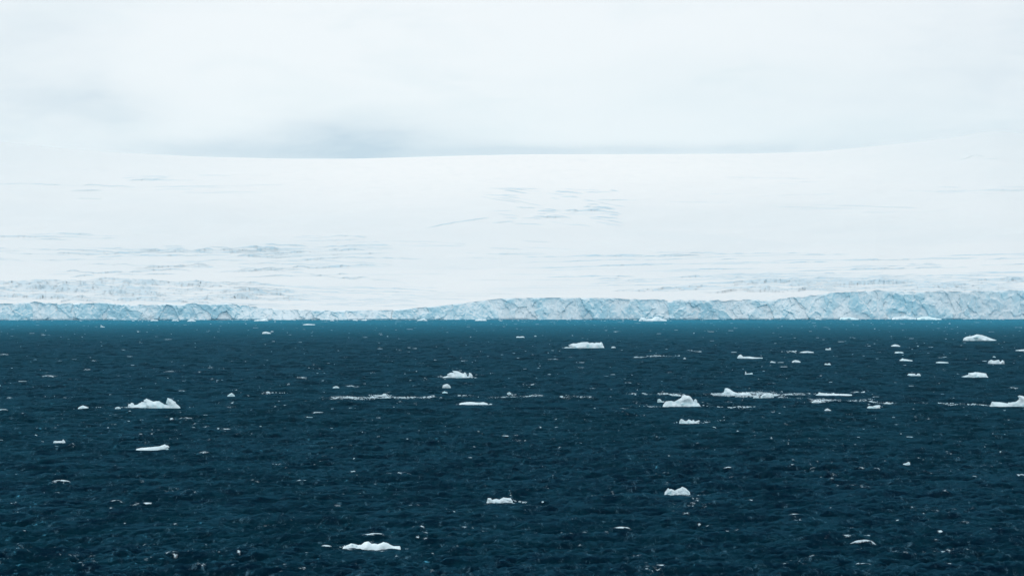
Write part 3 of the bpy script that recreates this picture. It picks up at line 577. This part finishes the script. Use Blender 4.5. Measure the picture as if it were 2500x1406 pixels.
# ------------------------------------------------------------------ floating ice
def berg_mesh(outline, base, ratio, name, seed, mat):
    d = gd(base); s = d/F
    xs = np.array([p[0] for p in outline], float); ysp = np.array([p[1] for p in outline], float)
    cx = (xs.min()+xs.max())/2; W = (xs.max()-xs.min())*s
    P_ = np.stack([(xs-cx)*s, np.maximum((base-ysp)*s, 0.02*s)], 1)
    Ht = P_[:, 1].max(); keel = max(0.5, 0.4*Ht)
    rg_ = np.random.default_rng(seed)
    # refine the silhouette with small breaks
    R = []
    for i in range(len(P_)-1):
        a, b = P_[i], P_[i+1]; L = np.hypot(*(b-a)); n = max(1, int(L/(max(W, Ht*2)/40)))
        for k in range(n):
            q = a+(b-a)*k/n
            if k: q = q+rg_.normal(size=2)*0.045*L/n*1.5
            R.append(q)
    R.append(P_[-1]); R = np.array(R)
    lo = np.array([R[0]+(0.04*W, -keel-R[0][1]), R[-1]+(-0.04*W, -keel-R[-1][1])])
    ring = np.vstack([R, [[R[-1][0]+.02*W, -.3*keel]], lo[1:], lo[:1], [[R[0][0]-.02*W, -.3*keel]]])
    st = max(W, Ht*2)/34
    gxs = np.arange(ring[:, 0].min()+st/2, ring[:, 0].max(), st); gzs = np.arange(-keel+st/2, Ht, st*.8)
    pts = np.array([(a, b) for a in gxs for b in gzs])
    pts = pts + rg_.uniform(-.3, .3, pts.shape)*st if len(pts) else pts
    n = len(ring)
    # inside test
    def inside(p):
        c = np.zeros(len(p), bool); j = n-1
        for i in range(n):
            xi, yi = ring[i]; xj, yj = ring[j]
            m = ((yi > p[:, 1]) != (yj > p[:, 1])) & (p[:, 0] < (xj-xi)*(p[:, 1]-yi)/((yj-yi) or 1e-9)+xi)
            c ^= m; j = i
        return c
    def dist(p, top):
        m = np.full(len(p), 1e9)
        segs = range(len(R)-1) if top else range(n)
        for i in segs:
            a, b = ring[i], ring[(i+1) % n]; ab = b-a; tt_ = np.clip(((p-a)@ab)/max(ab@ab, 1e-12), 0, 1)
            m = np.minimum(m, np.hypot(*(p-(a+tt_[:, None]*ab)).T))
        return m
    if len(pts):
        pts = pts[inside(pts)]
        if len(pts): pts = pts[dist(pts, False) > st*.35]
    allp = np.vstack([ring, pts]) if len(pts) else ring
    vs, es, fs, *_ = delaunay_2d_cdt([Vector(p) for p in allp], [], [list(range(n))], 1, 1e-6)
    vs = np.array([(q.x, q.y) for q in vs]); fs = [tuple(f) for f in fs if len(f) == 3]
    dt = dist(vs, True)
    half = W*ratio*0.55
    Tk = half*(1-np.exp(-dt/(0.40*max(Ht, .12*W))))
    Tk = Tk*(0.8+0.45*fbm(vs[:, 0]/W*4+seed, vs[:, 1]/W*4, 0, seed, 3))
    ring_edge = dt < 1e-6
    mean = 0.22*half*vnoise(vs[:, 0]/W*3+seed*3.1, 0.5, 0, seed+5)      # the ridge wanders
    rough = 0.42*half*fbm(vs[:, 0]/W*9, vs[:, 1]/W*9, seed*.7, seed+9, 3)*np.clip(dt/(.1*W), 0, 1)
    front = mean - Tk + rough; backy = mean + Tk*0.9 + rough
    nv_ = len(vs); ed = {}
    V = np.vstack([np.stack([vs[:, 0], front, vs[:, 1]], 1), np.stack([vs[:, 0], backy, vs[:, 1]], 1)])
    # merge the two shells along the silhouette
    for i in range(nv_):
        if dt[i] < 1e-6: ed[i+nv_] = i
    FT = []
    for a, b, c in fs:
        FT.append((a, b, c))
        q = (ed.get(a+nv_, a+nv_), ed.get(c+nv_, c+nv_), ed.get(b+nv_, b+nv_)); FT.append(q)
    ob = tri_mesh(name, V, FT, mat, smooth=False)
    x = gx(cx, d); ob.location = (x, d + half*0.75, water_z(x, d)*0.12 + 0.10)
    return ob
M_TURQ = ice_mat('turquoise_ice', (0.70, 0.90, 0.95), (0.38, 0.78, 0.86), 0.4, 0.6, 0.4, bd=0.05)
for i, (ol, base_, ratio, nm, lab, cat) in enumerate(BERGS):
    ob = berg_mesh(ol, base_, ratio, nm, 1000+i*7, M_TURQ if 'turquoise' in lab else M_BERG)
    ob['label'] = lab; ob['category'] = cat
    if nm != 'iceberg': ob['group'] = 'small floes and chunks adrift off the glacier'
    else: ob['group'] = 'icebergs adrift off the glacier'

# tiny loose bits, each too small to show any feature of its own
def chunk(r, sx, sy, sz):
    ph = np.sort(r.uniform(0, 2*np.pi, 7)); rr = r.uniform(.75, 1.1, 7)
    b = np.stack([np.cos(ph)*rr*sx, np.sin(ph)*rr*sy, np.full(7, -.3*sz-.05)], 1)
    m = b*np.array([.82, .82, 0])+np.array([0, 0, 1])*(sz*r.uniform(.35, .75, 7))[:, None]
    tp = np.array([[r.uniform(-.3, .3)*sx, r.uniform(-.3, .3)*sy, sz]])
    v_ = np.vstack([b, m, tp]); f = []
    for i in range(7):
        j = (i+1) % 7; f += [(i, j, 7+j), (i, 7+j, 7+i), (7+i, 7+j, 14)]
    return v_, f
r = np.random.default_rng(21)
protos = []
for k in range(10):
    v_, f = chunk(r, 1.0, 0.6, 0.42)
    o_ = tri_mesh('ice_fragment', v_, f, M_BRASH); protos.append(o_)
bits = []
while len(bits) < 120:
    # evenly over the photo rows, thinning towards the near sea
    py = 787 + (1400-787)*r.beta(0.75, 3.4); px = r.uniform(-20, 2520)
    if r.random() > (0.55+0.45*(px/2500)): continue
    if any(abs(px-b[0]) < 14 and abs(py-b[1]) < 3 for b in bits): continue
    bits.append((px, py))
first = [True]*10
for n_, (px, py) in enumerate(bits):
    d = gd(py); x = gx(px, d); wpx = r.lognormal(1.1, .45)*(1.0 if py > 850 else 1.35); wpx = min(wpx, 8)
    k = n_ % 10
    if first[k]: o_ = protos[k]; first[k] = False
    else: o_ = protos[k].copy(); col.objects.link(o_)
    ss = wpx*d/F/2; o_.location = (x, d, water_z(x, d)+.05); o_.scale = (ss, ss, ss*r.uniform(.7, 1.3)); o_.rotation_euler = (0, 0, r.uniform(-.5, .5))
    o_['label'] = 'tiny shapeless speck of loose white ice adrift on open sea'; o_['category'] = 'ice fragment'
    o_['group'] = 'tiny specks of loose ice scattered over the sea'

def chunks_object(name, items, mat, label, cat, seed, flat=.42):
    r = np.random.default_rng(seed); VV, FF, base_i = [], [], 0
    for (x, y, sx, sz) in items:
        v_, f = chunk(r, sx, sx*r.uniform(.5, .9), sz); a = r.uniform(-.5, .5)
        v_ = v_ + np.array([x, y, water_z_fast(x, y)+.02])
        VV.append(v_); FF.append(np.array(f)+base_i); base_i += len(v_)
    ob = tri_mesh(name, np.vstack(VV), np.vstack(FF), mat); ob['kind'] = 'stuff'; ob['label'] = label; ob['category'] = cat
    return ob
def water_z_fast(x, y): return water_z(x, y)
r = np.random.default_rng(31); items = []
for x0, y0, x1, y1, th, den in BR:
    L = abs(x1-x0); n = int(L*den*9*max(1, th/2))
    for i in range(n):
        k = r.uniform(0, 1); taper = math.sin(math.pi*min(max(k, .03), .97))**.6
        px = x0+(x1-x0)*k; cl_ = vnoise(np.array([px/16]), np.array([y0]), 0, 401)[0]
        if r.random() > .55+.6*cl_: continue
        py = y0+(y1-y0)*k + 1.3*float(vnoise(np.array([px/45]), np.array([y1*.7]), 0, 403)[0]) + r.normal()*th*.48*taper; d = gd(py)
        s_ = min(r.lognormal(.15, .6), 5)*d/F*.8
        items.append((gx(px, d), d, s_, s_*r.uniform(.2, .55)))
chunks_object('brash_ice', items, M_BRASH, 'bands of crushed white brash ice drifting across the middle of the sea', 'brash ice', 32)
# brash collected along the foot of the front
r = np.random.default_rng(41); items = []
for i in range(420):
    px = r.uniform(-50, 2550); base_d = float(front_d(px)); d = base_d - r.exponential(90) - 12
    if d < 2300: continue
    s_ = min(r.lognormal(.1, .6), 4.5)*d/F*.75; items.append((gx(px, d), d, s_*1.5, s_*.5))
chunks_object('growler_ice', items, M_BRASH, 'scattered bits of calved ice floating along the foot of the glacier front', 'brash ice', 42)
# far breaking crests
r = np.random.default_rng(51); items = []
for i in range(1700):
    py = 785 + (1150-785)*r.beta(.8, 2.0); px = r.uniform(-30, 2530); d = gd(py)
    s_ = min(r.lognormal(.6, .6), 7)*d/F*.62; items.append((gx(px, d), d, s_*2.6, min(.06*s_+.04, .25)))
M_FOAM, t, o = newmat('foam')
tc = N(t, 'ShaderNodeTexCoord'); nn = noise(t, tc.outputs['Object'], 1.3, 4, .7)
dfm = N(t, 'ShaderNodeBsdfDiffuse'); lk(t, mixc(t, ramp(t, nn, (.35, .65, 0, 1)), (.20, .36, .44), (.60, .72, .78)), dfm.inputs[0]); lk(t, dfm.outputs[0], o.inputs[0])
chunks_object('whitecaps', items, M_FOAM, 'countless small breaking crests on the far wind ruffled sea', 'whitecaps', 52)

# ------------------------------------------------------------------ air
hz, t, o = newmat('haze_air')
pv = N(t, 'ShaderNodeVolumePrincipled'); pv.inputs['Color'].default_value = (0.50, 0.84, 0.97, 1); pv.inputs['Density'].default_value = 1.8e-5
pv.inputs['Anisotropy'].default_value = 0.0
lk(t, pv.outputs[0], o.inputs['Volume'])
bv = np.array([(x, y, z) for z in (-5, 760) for y in (-80, 15200) for x in (-6500, 6500)], float)
bf = [(0, 2, 3), (0, 3, 1), (4, 5, 7), (4, 7, 6), (0, 1, 5), (0, 5, 4), (2, 6, 7), (2, 7, 3), (0, 4, 6), (0, 6, 2), (1, 3, 7), (1, 7, 5)]
hb = tri_mesh('haze', bv, bf, hz); hb['kind'] = 'stuff'; hb['label'] = 'pale thin sea haze filling the air over water and glacier'; hb['category'] = 'haze'
